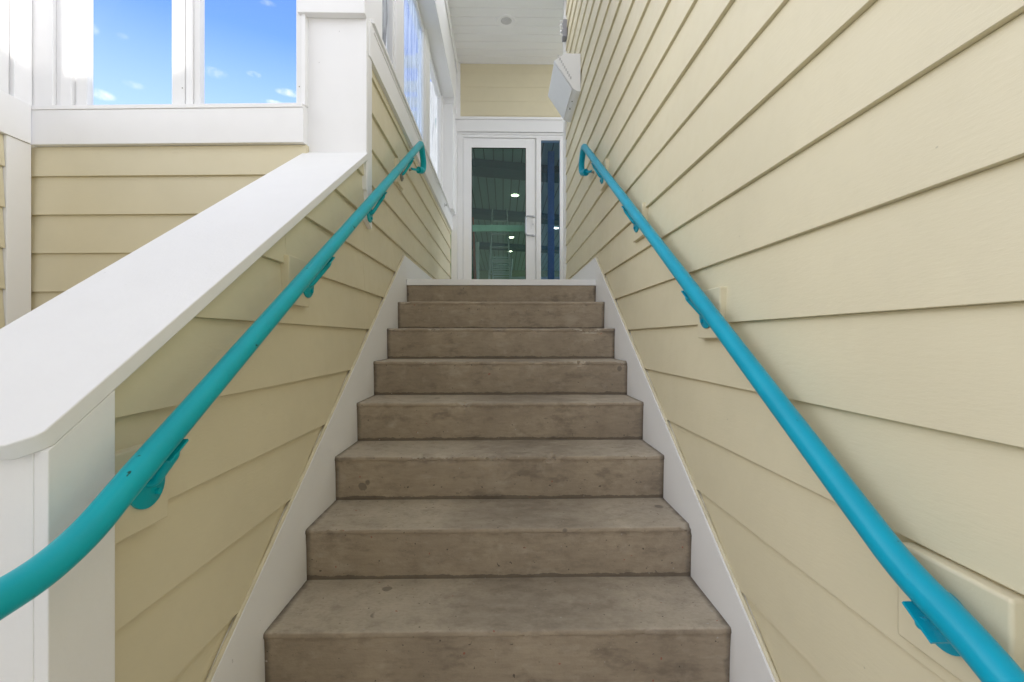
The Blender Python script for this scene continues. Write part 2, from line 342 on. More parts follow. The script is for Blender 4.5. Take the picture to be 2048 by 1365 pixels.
def fillet(pts, r, seg=8):
    pts = [Vector(p) for p in pts]; out = [pts[0]]
    for i in range(1, len(pts) - 1):
        p = pts[i]; a = (pts[i - 1] - p); b = (pts[i + 1] - p); rr = r[i] if isinstance(r, dict) and i in r else (r if not isinstance(r, dict) else .03)
        la, lb = a.length, b.length; a.normalize(); b.normalize(); d = min(rr, la * .48, lb * .48)
        A, B = p + a * d, p + b * d
        for j in range(seg + 1):
            t = j / seg; out.append(A * (1 - t) ** 2 + p * 2 * t * (1 - t) + B * t * t)
    out.append(pts[-1]); return out
def resample(pts, d):
    out = [pts[0]]
    for a, b in zip(pts[:-1], pts[1:]):
        n = max(1, int((b - a).length / d))
        for i in range(1, n + 1): out.append(a + (b - a) * i / n)
    return out

# ------------------------------------------------------------------ key dimensions
R, T, Y1, Z1 = .17, .2692, 1.2801, -.7911      # riser, tread, first visible nosing
XL, XR = -.6435, .6247                         # inner faces of the skirt boards
SLP = R / T
ZL = Z1 + 7 * R                                # landing
YL = Y1 + 7 * T
YD = 5.95                                      # door wall

# ------------------------------------------------------------------ ground
g = MB().add([(-400, -400, -H), (400, -400, -H), (400, 400, -H), (-400, 400, -H)], [[0, 1, 2, 3]]).build('ground', M_ground)
tag(g, kind='structure')

# ------------------------------------------------------------------ concrete stairs
st = thing('concrete_staircase', (0, Y1 - T, -H), 'brown stained concrete staircase rising between the two siding walls to the glass door', 'staircase')
def step(i):
    y = Y1 + i * T; z = Z1 + i * R; last = i == 7
    xs = 150; x0, x1 = XL - .004, XR + .004
    prof = [(.0135, -R - .02), (.0105, -R * .7), (.0075, -R * .35), (.0045, -.030), (.0032, -.0175), (.0004, -.0150), (-.0002, -.0105), (.0008, -.0045), (.0045, -.0008), (.010, 0),
            (.03, 0), (.075, 0), (.13, 0), (.19, 0), (.24, .0), (T + .03, .0015), (T + .03, -R - .02)]
    if last: prof = [(.0135, -R - .02), (.0105, -R * .7), (.0075, -R * .45), (.004, -.0415), (.06, -.0415), (.06, -R - .02)]
    m = MB(); n = len(prof)
    for a in range(xs + 1):
        x = x0 + (x1 - x0) * a / xs
        for b, (py, pz) in enumerate(prof):
            yy, zz = y + py, z + pz
            p = Vector((x, yy, zz))
            if not last:
                if 3 <= b <= 10:
                    q = noise.noise(Vector((x * 14, i * 3.1, b * .15))) * .0016 + noise.noise(Vector((x * 55, i * 5.7, b * .3))) * .0009
                    ch = noise.noise(Vector((x * 9 + 40, i * 7.3, 2)))
                    if ch > .20 and 4 <= b <= 9: q += (ch - .20) * .030 * (1 + noise.noise(Vector((x * 90, b, i))))
                    yy += max(q, -.001) * 1.0; zz -= max(q, 0) * .9 if b > 5 else 0
                elif b > 10 and b < 16: zz += noise.noise(Vector((x * 2.2, yy * 5, 3))) * .0016
                elif b < 3: yy += noise.noise(Vector((x * 3, zz * 6, i))) * .0015
            m.v.append(Vector((x, yy, zz)))
    for a in range(xs):
        for b in range(n):
            b2 = (b + 1) % n; m.f.append([a * n + b, a * n + b2, (a + 1) * n + b2, (a + 1) * n + b])
    m.f.append(list(range(n))); m.f.append([xs * n + b for b in range(n)][::-1])
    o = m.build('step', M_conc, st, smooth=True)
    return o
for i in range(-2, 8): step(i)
o = MB().box((XL + .001, YL - .004, ZL - .040), (XR - .001, YL + .09, ZL)).build('landing_edge_board', M_white, st, bevel=.002); part(o, 'white board capping the top riser')
MB().box((XL - .1, YL + .0905, ZL - .06), (1.32, YD + .01, ZL - .004)).build('landing', M_white, st)
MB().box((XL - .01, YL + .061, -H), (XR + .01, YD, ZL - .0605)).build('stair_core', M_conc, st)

# ------------------------------------------------------------------ right wall
rw = thing('siding_wall', (.66, 1.2, -H), 'tall cream lap siding wall on the right of the stairs carrying the turquoise handrail', 'wall')
WX = .6475
mb = MB()
siding(mb, (WX, 0, 0), (0, 1, 0), (-1, 0, 0), 2.98, 4.79, 2.3865, 3.457)
siding(mb, (WX, 0, 0), (0, 1, 0), (-1, 0, 0), 1.98, 4.79, 1.6665, 2.3865)
siding(mb, (WX, 0, 0), (0, 1, 0), (-1, 0, 0), -3.5, 4.79, -H + .02, 1.6665, clips=[],
       joints=[(2, 2.82), (1, 2.82), (-3, .56), (5, 3.3), (9, 3.9), (7, -.2), (3, .2)])
mb.build('siding', M_side, rw, bevel=.0012, segs=1)
MB().prism([(WX + .008, -3.5, -H), (WX + .008, 4.9, -H), (WX + .008, 4.9, 3.4575), (WX + .008, 2.99, 3.4575), (WX + .008, 2.99, 2.38), (WX + .008, 1.99, 2.38), (WX + .008, 1.99, 1.66), (WX + .008, -3.5, 1.66)], (.122, 0, 0)).build('wall_core', M_white, rw)  # wall top stepped down out of view to let in more sky light
# skirt board: follows the stairs, then runs level along the landing
def skirt(x0, x1, ypk, zpk, yend, zlow):
    yb = ypk - (zpk - zlow) / SLP
    return MB().prism([(x0, yb, zlow), (x0, ypk, zpk), (x0, yend, zpk), (x0, yend, ZL - .3), (x0, ypk + .25, ZL - .35), (x0, yb + .9, zlow)], (x1 - x0, 0, 0))
o = skirt(XR, WX + .006, 3.214, .555, 4.79, -1.35).build('skirt_board', M_white, rw, bevel=.0015)
def caulk(x, sgn, ypk, zpk, yb):
    m = MB(); a = (x, yb, zpk - (ypk - yb) * SLP + .004); b = (x, ypk, zpk + .004)
    return m.tube([a, b], .0055, 8)
caulk(WX - .0135, 1, 3.214, .555, .35).build('caulk_strip', M_caulk, rw)
MB().box((WX - .03, -3.52, 1.6667), (WX + .15, 1.978, 1.70)).build('coping', M_white, rw, bevel=.003)  # caps the wall top lowered out of view for more sky light
MB().box((WX - .03, 1.95, 2.3867), (WX + .15, 2.978, 2.42)).build('coping', M_white, rw, bevel=.003)
MB().box((WX - .022, 4.79, -H), (WX + .1, 4.91, 3.457)).build('corner_trim', M_white, rw, bevel=.002)
MB().box((WX + .131, 4.82, ZL - .3), (1.42, 4.9, 3.457)).build('return_panel', M_side, rw)
MB().box((1.30, 4.9, ZL - .3), (1.42, YD + .1, 1.3)).build('recess_panel', M_side, rw)
BR = [(.650, -.393), (1.42, .076), (2.175, .536), (2.93, 1.02)]
for j, (y, z) in enumerate(BR):
    hw = .085 if j == 0 else .078
    MB().box((WX - .027, y - hw, z - .074), (WX + .003, y + hw, z + .074)).build('mounting_block', M_block, rw, bevel=.006 if j == 0 else .003)
# ------------------------------------------------------------------ left stair wall with sloped cap, upper part with windows
LXp = -.6640                                   # board plane; butts stand 12 mm proud of it
CS, CZ0, CY0 = .640, .861, 2.208               # cap slope and one point of its top
def capz(y): return CZ0 + CS * (y - CY0)
lw = thing('stair_side_wall', (-.78, 2.2, -H), 'cream siding wall on the left of the stairs with a white sloping cap and windows above', 'wall')
mb = MB()
siding(mb, (LXp, 0, 0), (0, 1, 0), (1, 0, 0), .782, 2.245, -H + .02, 1.3, clips=[(-CS, 1, CZ0 - CS * CY0 - .033)], joints=[(1, 1.44)])
siding(mb, (LXp, 0, 0), (0, 1, 0), (1, 0, 0), 2.245, 5.93, -.6, 1.352, joints=[(5, 3.9), (2, 3.62), (4, 2.9)])
mb.build('siding', M_side, lw, bevel=.0012, segs=1)
core = [(-.677, .70, -H), (-.677, .70, capz(.70) - .04), (-.677, 2.24, capz(2.24) - .04), (-.677, 2.24, -H)]
MB().prism(core, (-.24, 0, 0)).build('wall_core', M_side, lw)
MB().box((-.677, 2.241, -.75), (-.90, 5.95, 1.34)).build('upper_wall_core', M_white, lw)
# end post boards
pz = capz(.657) - .026
zt = [(.670, capz(.670) - .0322), (.784, capz(.784) - .0322)]
MB().prism([(-.633, .670, -H), (-.633, zt[0][0], zt[0][1]), (-.633, zt[1][0], zt[1][1]), (-.633, .784, -H)], (-.0205, 0, 0)).build('end_trim', M_cap, lw, bevel=.002)
MB().prism([(-.6540, .6705, -H), (-.6540, .6705, zt[0][1] - .0005), (-.6540, .70, zt[0][1] + .018), (-.6540, .70, -H)], (-.275, 0, 0)).build('end_panel', M_cap, lw, bevel=.002)
# sloping cap, clipped corners at the low end
nrm = Vector((0, -CS, 1)).normalized()
def cp(x, y): return Vector((x, y, capz(y)))
outl = [cp(-.632, 2.2285), cp(-.632, .664), cp(-.640, .655), cp(-.664, .640), (cp(-.900, .640)), cp(-.925, .655), cp(-.932, .668), cp(-.932, 2.2285)]
MB().prism(outl, -nrm * .027).build('cap', M_cap, lw, bevel=.003)
# skirt board
o = skirt(LXp + .001, XL, 3.125, .548, 5.93, -1.35).build('skirt_board', M_white, lw, bevel=.0015)
caulk(LXp + .0135, -1, 3.125, .548, .78).build('caulk_strip', M_caulk, lw)
# vertical trim below the column, level sill trim
MB().prism([(-.6395, 2.2410, .562), (-.6395, 2.319, .535), (-.6395, 2.319, 1.351), (-.6395, 2.2410, 1.351)], (-.024, 0, 0)).build('vertical_trim', M_white, lw, bevel=.002)
MB().box((-.634, 2.2295 + .04, 1.3515), (-.66, 5.935, 1.527)).build('sill_trim', M_white, lw, bevel=.002)
MB().box((-.622, 2.30, 1.5275), (-.80, 5.94, 1.549)).build('sill_ledge', M_white, lw, bevel=.003)
MB().box((-.630, 2.33, 1.500), (-.6335, 5.93, 1.514)).build('sill_bead', M_white, lw)
for j, (y, z) in enumerate([(.842, -.265), (1.50, .178), (2.97, 1.03)]):
    y0 = .785 if j == 0 else y - .078
    MB().box((LXp + .026, y0, z - .074), (LXp - .003, y + .072, z + .074)).build('mounting_block', M_block, lw, bevel=.003)
# window band above the sill
WXL = -.735
def lwin(y0, y1, z0, z1, kind):
    fr = MB(); w = .045
    for a, b in (((WXL - .03, y0, z0), (WXL + .012, y0 + w, z1)), ((WXL - .03, y1 - w, z0), (WXL + .012, y1, z1)),
                 ((WXL - .0299, y0 + w, z0), (WXL + .0119, y1 - w, z0 + w)), ((WXL - .0299, y0 + w, z1 - w), (WXL + .0119, y1 - w, z1))): fr.box(a, b)
    f = fr.build('window', M_frame, lw, bevel=.003)
    pm = {'g': M_glass, 'b': M_blueglass, 'w': M_glass}[kind]
    MB().box((WXL - .012, y0 + w - .005, z0 + w - .005), (WXL - .008, y1 - w + .005, z1 - w + .005)).build('pane', pm, f)
    if kind != 'b':
        m = MB(); ny, nzv = 26, 40; k = 0
        for a in range(ny + 1):
            for b in range(nzv + 1):
                yy = y0 + w + (y1 - y0 - 2 * w) * a / ny; zz = z0 + w + (z1 - z0 - 2 * w) * b / nzv
                if kind == 'g' and 1: 
                    pass
                m.v.append(Vector((WXL - .04 + noise.noise(Vector((yy * 7, zz * 1.6, 5))) * .035 + noise.noise(Vector((yy * 25, zz * 5, 1))) * .008, yy, zz)))
        for a in range(ny):
            for b in range(nzv):
                q = a * (nzv + 1) + b; m.f.append([q, q + 1, q + nzv + 2, q + nzv + 1])
        part(m.build('plastic_film', M_filmgrey if kind == 'g' else M_film, f, smooth=True), 'torn grey plastic film' if kind == 'g' else 'white crumpled plastic film')
ZT = 2.87
lwin(2.50, 3.16, 1.55, ZT - .02, 'g')
lwin(3.42, 4.37, 1.55, ZT - .02, 'b')
lwin(4.62, 5.56, 1.55, ZT - .02, 'w')
for a, b in ((3.16, 3.42), (4.37, 4.62), (5.56, 5.64)):
    MB().box((WXL - .05, a + .001, 1.55), (WXL + .022, b - .001, ZT - .001)).build('mullion', M_white, lw, bevel=.003)
MB().box((WXL - .06, 2.5, ZT - .0195), (WXL - .002, 5.64, ZT + .25)).build('window_head', M_white, lw, bevel=.003)
o = MB().box((-.577, 2.54, ZT), (-.733, 5.63, 3.45)); o.build('header_beam', M_white, lw, bevel=.004)
MB().box((-.560, 2.54, 3.33), (-.5765, 5.94, 3.455)).build('crown_moulding', M_white, lw, bevel=.006)
MB().box((-.597, 5.64, 1.55), (-.76, 5.935, 2.80)).build('end_post', M_white, lw, bevel=.003)
MB().box((-.585, 5.632, 2.80), (-.772, 5.936, ZT + .5)).build('post_capital', M_white, lw, bevel=.003)
MB().box((-.590, 5.62, 1.5495), (-.77, 5.9355, 1.66)).build('post_base', M_white, lw, bevel=.003)

# ------------------------------------------------------------------ square column standing on the cap
cl = thing('square_column', (-.785, 2.37, .7), 'white square column standing on the top end of the sloping cap', 'column')
MB().prism([(-.640, 2.23, .70), (-.640, 2.2405, .70), (-.640, 2.2405, 1.352), (-.640, 2.52, 1.352), (-.640, 2.52, 3.6), (-.640, 2.23, 3.6)], (-.29, 0, 0)).build('shaft', M_white, cl, bevel=.003)
bd = MB(); ZB = 1.502
bd.box((-.638, 2.190, ZB), (-.945, 2.2295, 3.6))
bd.build('band', M_white, cl, bevel=.003)

# ------------------------------------------------------------------ bay at the left, windows to the sky
BA = math.atan2(.052, 1.29)
bw = thing('window_wall', (-.93, 2.2, -H), 'cream siding wall with white sill band under two windows showing blue sky', 'wall')
org = Vector((-.93, 2.20, 0)); ub = Vector((-math.cos(BA), math.sin(BA), 0)); nb = Vector((-math.sin(BA), -math.cos(BA), 0))
def bb(u0, u1, d0, d1, z0, z1):               # box in bay coordinates: u to the left, d towards the stairs' foot
    P = lambda u, d, z: org + ub * u + nb * d + Vector((0, 0, z))
    vs = [P(u0, d0, z0), P(u1, d0, z0), P(u1, d1, z0), P(u0, d1, z0), P(u0, d0, z1), P(u1, d0, z1), P(u1, d1, z1), P(u0, d1, z1)]
    return vs, [[0, 3, 2, 1], [4, 5, 6, 7], [0, 1, 5, 4], [1, 2, 6, 5], [2, 3, 7, 6], [3, 0, 4, 7]]
def px2u(px):                                   # where a sight line through column px meets the bay wall
    X = (px - 1024) / 945; d = Vector((X * math.cos(YAW) + math.sin(YAW), -X * math.sin(YAW) + math.cos(YAW), 0))
    a = org.copy(); den = d.x * nb.x + d.y * nb.y; t = (a.x * nb.x + a.y * nb.y) / den; p = d * t
    return (p - org).dot(ub)
mb = MB(); siding(mb, org - nb * .012, ub, nb, -.02, 1.30, -H + .02, .90, grid=.0405)
mb.build('siding', M_side, bw, bevel=.0012, segs=1)
MB().add(*bb(-.02, 1.45, -.15, -.025, -H, .90)).build('wall_core', M_side, bw)
U = {p: px2u(p) for p in (67, 105, 118, 141, 148, 170, 340, 367, 371, 384, 397, 590, 602, 610)}
def zz(py, D=2.195): return (678.3 - py) / 945 * D
MB().add(*bb(U[610], U[67], -.06, .016, zz(290), zz(221))).build('sill_band', M_white, bw, bevel=.002)
MB().add(*bb(U[610] + .004, U[67] - .001, -.08, .020, zz(221) + .0005, zz(212.5))).build('sill_lip', M_white, bw, bevel=.002)
ZW0, ZW1 = zz(212.5), 2.35
MB().add(*bb(U[105], U[67] + .12, -.06, .0, ZW0 + .001, ZW1)).build('corner_casing', M_white, bw, bevel=.002)
MB().add(*bb(U[118], U[105] - .0005, -.07, -.018, ZW0 + .001, ZW1)).build('casing_stop', M_white, bw, bevel=.002)
MB().add(*bb(U[141], U[118] - .0005, -.06, -.004, ZW0 + .001, ZW1)).build('casing', M_white, bw, bevel=.003)
MB().add(*bb(U[384], U[371], -.07, -.003, ZW0 + .001, ZW1)).build('mullion', M_white, bw, bevel=.002)
MB().add(*bb(U[610], U[602] - .0005, -.06, -.002, ZW0 + .001, ZW1)).build('casing', M_white, bw, bevel=.002)
MB().add(*bb(-.02, U[67] + .12, -.1, .016, ZW1 + .0005, ZW1 + .35)).build('window_header', M_white, bw)
def bwin(uo0, ug0, ug1, uo1):                  # outer/glass limits, u rising to the left
    f = MB(); zr = zz(206.5)
    f.add(*bb(uo0, ug0, -.045, -.010, ZW0 + .001, ZW1)); f.add(*bb(ug1, uo1, -.045, -.010, ZW0 + .001, ZW1))
    f.add(*bb(ug0 + .0002, ug1 - .0002, -.044, -.0105, ZW0 + .001, zr)); f.add(*bb(ug0 + .0002, ug1 - .0002, -.044, -.0105, ZW1 - .05, ZW1))
    w = f.build('window', M_frame, bw, bevel=.003)
    MB().add(*bb(ug0 - .004, ug1 + .004, -.032, -.028, zr - .004, ZW1 - .046)).build('pane', M_glass, w)
    for z in (1.17, 2.0):
        s = MB()
        for u in (uo0 + .012,): 
            q = org + ub * u + nb * -.0095; s.tube([q + Vector((0, 0, z)), q + nb * .0012 + Vector((0, 0, z))], .0028, 8)
        s.build('screw', M_metal, w)
bwin(U[367], U[340], U[170], U[148]); bwin(U[602], U[590], U[397], U[384] - .0005)
MB().add(*bb(U[371] + .0003, U[367] - .0003, -.06, -.03, ZW0 + .001, ZW1)).build('mullion_joint', M_white, bw)
MB().add(*bb(U[148] + .0003, U[141] - .0003, -.06, -.024, ZW0 + .001, ZW1)).build('casing_joint', M_white, bw)

# side wall of the bay, running back past the camera on the left
XS = (org + ub * U[67]).x; YS = (org + ub * U[67]).y
sw = thing('bay_side_wall', (XS, 1.2, -H), 'cream and white wall at the far left edge meeting the window wall in a corner', 'wall')
mb = MB(); siding(mb, (XS - .012, 0, 0), (0, 1, 0), (1, 0, 0), -.6, 2.126, -H + .02, .90, grid=.0405)
mb.build('siding', M_side, sw, bevel=.0012, segs=1)
MB().box((XS - .025, -.6, -H), (XS - .14, YS + .1, .93)).build('wall_core', M_side, sw)
MB().box((XS - .02, 2.128, -H), (XS + .004, YS - .014, zz(290) - .0005)).build('corner_trim', M_white, sw, bevel=.002)
MB().box((XS - .06, -.6, zz(290)), (XS + .012, YS - .022, zz(212.5))).build('sill_band', M_white, sw, bevel=.002)
MB().box((XS - .10, 2.166, zz(212.5) + .001), (XS - .001, YS - .005, ZW1)).build('corner_casing', M_white, sw, bevel=.002)
f = MB().box((XS - .08, 2.062, zz(212.5) + .001), (XS - .016, 2.158, ZW1)).build('window', M_frame, sw, bevel=.003)
MB().box((XS - .05, 1.2, zz(212.5) + .001), (XS - .04, 2.0618, ZW1)).build('pane', M_glass, f)
MB().box((XS - .1, -.6, ZW1 + .001), (XS - .001, YS + .2, ZW1 + .35)).build('window_header', M_white, sw)
MB().box((XS - .1, -.6, zz(212.5) + .001), (XS - .001, -.4, ZW1)).build('post', M_white, sw)
# unseen blockers added behind the camera to shade the scene from the low sun
pp = MB().box((-1.108, -.385, -H), (-1.222, -.27, 3.4)).build('sun_blocker_post', M_white, bevel=.004)  # added post, out of view, casts a shadow band on the bay corner
tag(pp, 'white square post added unseen behind the camera to shade the bay corner', 'post')
twr = thing('sun_blocker_tower', (6.2, -13.5, -H), 'tall pale block added unseen behind the camera to keep sun off the stairs', 'building')  # added block, out of view, keeps direct sun off stairs and landing
def tw(d0, d1, p0, p1, z0, z1):
    m = MB(); P = lambda d, p, z: (SX * d + .937 * p, SY * d + .35 * p, z)
    m.prism([P(d0, p0, z0), P(d0, p1, z0), P(d1, p1, z0), P(d1, p0, z0)], (0, 0, z1 - z0)); return m
tw(14, 20, -.645, 3.6, -H, 10.4).build('wall', M_white, twr)
tw(13.9, 20.1, -.66, 3.7, 10.401, 10.55).build('roof', M_white, twr)
for fl in range(4):
    for c_ in range(2): tw(13.95, 13.998, .1 + c_ * 1.7, 1.2 + c_ * 1.7, .2 + fl * 2.7, 1.7 + fl * 2.7).build('window', M_grey, twr)
nbh = thing('sun_blocker_low', (.65, -5.7, -H), 'low cream block added unseen behind the camera to cut off the sun patches', 'building')  # added block, out of view, sets the lower edge of the sun patches
MB().box((.05, -5.0, -H), (1.25, -6.5, 4.02)).build('wall', M_side, nbh)
MB().box((.04, -4.99, 4.021), (1.26, -6.52, 4.06)).build('roof', M_white, nbh)

# ------------------------------------------------------------------ ceiling above the landing
ce = thing('ceiling', (.1, 5.2, 3.46), 'white grooved board ceiling above the landing', 'ceiling', kind='structure')
mb = MB(); y = 4.66; ZC = 3.458
while y < YD + .01:
    y2 = min(y + .1395, YD + .02)
    mb.add([(-.98, y + .0065, ZC), (1.4, y + .0065, ZC), (1.4, y2 - .0065, ZC), (-.98, y2 - .0065, ZC),
            (-.98, y - .0005, ZC + .011), (1.4, y - .0005, ZC + .011), (1.4, y2 + .0005, ZC + .011), (-.98, y2 + .0005, ZC + .011)],
           [[0, 3, 2, 1], [4, 5, 6, 7], [0, 1, 5, 4], [1, 2, 6, 5], [2, 3, 7, 6], [3, 0, 4, 7]]); y += .14
mb.build('ceiling_boards', M_ceil, ce)
MB().box((-.98, 4.66, ZC + .0115), (1.4, YD + .2, ZC + .2)).build('roof_deck', M_white, ce)
rl = thing('recessed_light', (.035, 5.14, ZC), 'round white recessed light in the ceiling above the landing', 'light')
def ring(mb, cx, cy, prof, seg=48):
    k = len(mb.v); n = len(prof)
    for a in range(seg):
        an = 2 * math.pi * a / seg
        for r, z in prof: mb.v.append(Vector((cx + r * math.cos(an), cy + r * math.sin(an), z)))
    for a in range(seg):
        a2 = (a + 1) % seg
        for b in range(n - 1): mb.f.append([k + a * n + b, k + a * n + b + 1, k + a2 * n + b + 1, k + a2 * n + b])
    return mb
ring(MB(), .035, 5.14, [(.108, ZC - .0005), (.106, ZC - .006), (.098, ZC - .009), (.085, ZC - .007), (.070, ZC - .001), (.060, ZC - .0002), (.0599, ZC - .0001)]).build('trim_ring', M_white, rl, smooth=True)
ring(MB(), .035, 5.14, [(.0598, ZC - .0003), (.045, ZC - .004), (.02, ZC - .007), (.0005, ZC - .008)]).build('lens', M_dull, rl, smooth=True)

# ------------------------------------------------------------------ door wall
ew = thing('entry_wall', (0, YD, ZL), 'cream and white end wall at the top of the stairs holding the glass door', 'wall')
def dx(px, d=0.0):
    t = (px - 1024) / 945; y = YD + d; D = y / (math.cos(YAW) - t * math.sin(YAW)); return t * D * math.cos(YAW) + D * math.sin(YAW)
def dz(py): return (678.3 - py) / 945 * (YD)
mb = MB(); siding(mb, (0, YD - .001, 0), (1, 0, 0), (0, -1, 0), dx(921), 1.299, dz(237.5), ZC - .0005, grid=.0465 + .06, tb=.006, tt=.002)
mb.build('siding', M_side, ew)
MB().box((-.74, YD + .0, dz(120)), (1.3, YD + .15, ZC)).build('wall_core', M_white, ew)
fr = MB().box((dx(904), YD - .035, dz(242)), (dx(921) - .0005, YD + .02, ZC - .001)); fr.build('corner_trim', M_white, ew, bevel=.003)
MB().box((dx(903), YD - .045, dz(242)), (1.299, YD + .02, dz(237))).build('head_ledge', M_white, ew, bevel=.003)
MB().box((dx(903) , YD - .028, dz(265.5)), (1.298, YD + .1, dz(242) - .0005)).build('head_casing', M_white, ew, bevel=.002)
MB().box((dx(903), YD - .027, ZL), (dx(915.5), YD + .1, dz(265.5) - .0005)).build('side_casing', M_white, ew, bevel=.002)
jb = MB(); 
jb.box((dx(916), YD - .006, ZL), (dx(920), YD + .1, dz(266)))
jb.box((dx(920) + .0005, YD + .004, ZL), (dx(925.5), YD + .1, dz(270)))
jb.box((dx(920) + .0006, YD - .0055, dz(270)), (dx(1140), YD + .1, dz(266)))
jb.box((dx(925.5) + .0005, YD + .0045, dz(275.5)), (dx(1140), YD + .1, dz(270) - .0004))
jb.box((dx(1072.5), YD + .004, ZL), (dx(1082), YD + .1, dz(275.5) - .0004))
jb.box((dx(1120), YD + .004, ZL), (dx(1140), YD + .1, dz(275.5) - .0004))
jb.box((dx(1082) + .0003, YD + .010, dz(279)), (dx(1120) - .0003, YD + .1, dz(275.5) - .0004))
jb.build('door_frame', M_door, ew, bevel=.002)
dl = MB()
gx0, gx1, gz1 = dx(943), dx(1052), dz(295)
dl.box((dx(926.3), YD + .014, ZL + .01), (gx0, YD + .06, dz(276.2))); dl.box((gx1, YD + .014, ZL + .01), (dx(1071.7), YD + .06, dz(276.2)))
dl.box((gx0 + .0003, YD + .0145, gz1), (gx1 - .0003, YD + .0595, dz(276.3))); dl.box((gx0 + .0003, YD + .0145, ZL + .01), (gx1 - .0003, YD + .0595, ZL + .25))
door = dl.build('door', M_door, ew, bevel=.002); part(door, 'white metal door with one tall glass panel')
MB().box((gx0 - .004, YD + .034, ZL + .246), (gx1 + .004, YD + .040, gz1 + .004)).build('pane', M_doorglass, door)
gk = MB(); gk.box((gx0, YD + .0175, ZL + .25), (gx0 + .006, YD + .033, gz1)); gk.box((gx1 - .006, YD + .0175, ZL + .25), (gx1, YD + .033, gz1)); gk.box((gx0 + .0061, YD + .0176, gz1 - .006), (gx1 - .0061, YD + .0329, gz1))
gk.build('gasket', M_dark, door)
hx = dx(1051); hz0, hz1 = dz(472), dz(434)
hp = fillet([(dx(1068), YD + .014, hz1), (dx(1068), YD - .02, hz1), (hx, YD - .045, hz1), (hx, YD - .045, hz0), (dx(1068), YD - .02, hz0), (dx(1068), YD + .014, hz0)], .035)
MB().tube(hp, .0105, 14).build('handle', M_handle, door, smooth=True)
lk = MB().box((dx(1062.5), YD + .009, dz(457)), (dx(1069), YD + .0138, dz(441))); lk.build('lock_plate', M_lens, door, bevel=.001)
MB().tube([(dx(1066), YD + .014, dz(449)), (dx(1066), YD + .003, dz(449))], .012, 16).build('lock_cylinder', M_chrome, door, smooth=True)
MB().box((gx0 + .002, YD + .075, dz(460.5)), (gx1 - .002, YD + .11, dz(447.5))).build('push_bar', M_bar, door, bevel=.003)
sl = MB().box((dx(1082) + .0004, YD + .0105, ZL + .005), (dx(1120) - .0004, YD + .095, ZL + .08)).build('sidelight', M_door, ew, bevel=.002)
MB().box((dx(1082) - .002, YD + .045, ZL + .078), (dx(1120) + .002, YD + .051, dz(279) + .002)).build('pane', M_sideglass, sl)

# hook on the sill trim
hk = MB().tube([(-.634, 5.13, 1.452), (-.628, 5.13, 1.452)], .022, 20); hk.tube([(-.628, 5.13, 1.452), (-.612, 5.13, 1.452)], .010, 14); hk.tube([(-.613, 5.13, 1.452), (-.606, 5.13, 1.452)], .016, 14)
tag(hk.build('metal_knob', M_chrome, smooth=True), 'small round metal knob on the white window sill trim near the door', 'knob')

# ------------------------------------------------------------------ room behind the glass
rm = thing('interior_room', (0, 9, ZL), 'dim green room with grooved ceiling seen through the glass door', 'room')
ZR = 2.75
MB().box((-3, YD + .16, ZL - .1), (4, 19, ZL - .003)).build('floor', M_floorin, rm)
MB().box((-3, YD + .16, ZR), (4, 19, ZR + .1)).build('ceiling', M_plankin, rm)
MB().box((-3.1, YD + .16, ZL), (-3.0, 19, ZR)).build('side_wall', M_wallin, rm)
MB().box((4, YD + .16, ZL), (4.1, 19, ZL + .9)).build('side_wall', M_wallin, rm)
MB().box((-3.1, 8.5, ZL + 1.0), (-2.99, 14, ZR - .3)).build('wall_panel', M_frame, rm)
MB().box((-3, 19, ZL), (4, 19.1, ZR)).build('end_wall', M_wallin, rm)
MB().box((-3, YD + .151, ZL), (-.66, YD + .25, ZR)).build('front_wall', M_wallin, rm)
MB().box((dx(1140), YD + .151, ZL), (4, YD + .25, ZR)).build('front_wall', M_wallin, rm)
for yy, an in ((7.3, .22), (10.1, .25), (13.6, .27)):
    c, s = math.cos(an), math.sin(an); m = MB()
    m.prism([(-2.9 * c, yy - 2.9 * s, ZR - .001), (3.9 * c, yy + 3.9 * s, ZR - .001), (3.9 * c, yy + 3.9 * s, ZR - .12), (-2.9 * c, yy - 2.9 * s, ZR - .12)], (-.45 * s, .45 * c, 0)).build('beam', M_beamin, rm)
LL = {1030: 'lit downlight seen highest through the door glass above the pale push bar', 1023: 'lit downlight seen through the door glass just below the pale push bar',
      1020: 'lit downlight seen lowest through the door glass near the stepladder', 1112: 'lit downlight seen through the narrow sidelight beside the door', 1026: 'lit downlight behind the pale push bar of the glass door'}
for px, py in ((1030, 391), (1023, 475), (1020, 503), (1112, 456), (1026, 457)):
    D = (ZR - .004) / ((678.3 - py) / 945)
    if D < 6.4: continue
    X = (px - 1024) / 945 * D; x = X + D * YAW
    m = MB(); ring(m, x, D, [(.08, ZR - .003), (.066, ZR - .010), (.064, ZR - .006)]); l = thing('downlight', (x, D, ZR), LL[px], 'light', 'lit downlights behind the glass door')
    m.build('trim_ring', M_white, l, smooth=True); m = MB(); ring(m, x, D, [(.064, ZR - .007), (.0005, ZR - .0075)]); m.build('lens', M_lamp, l)
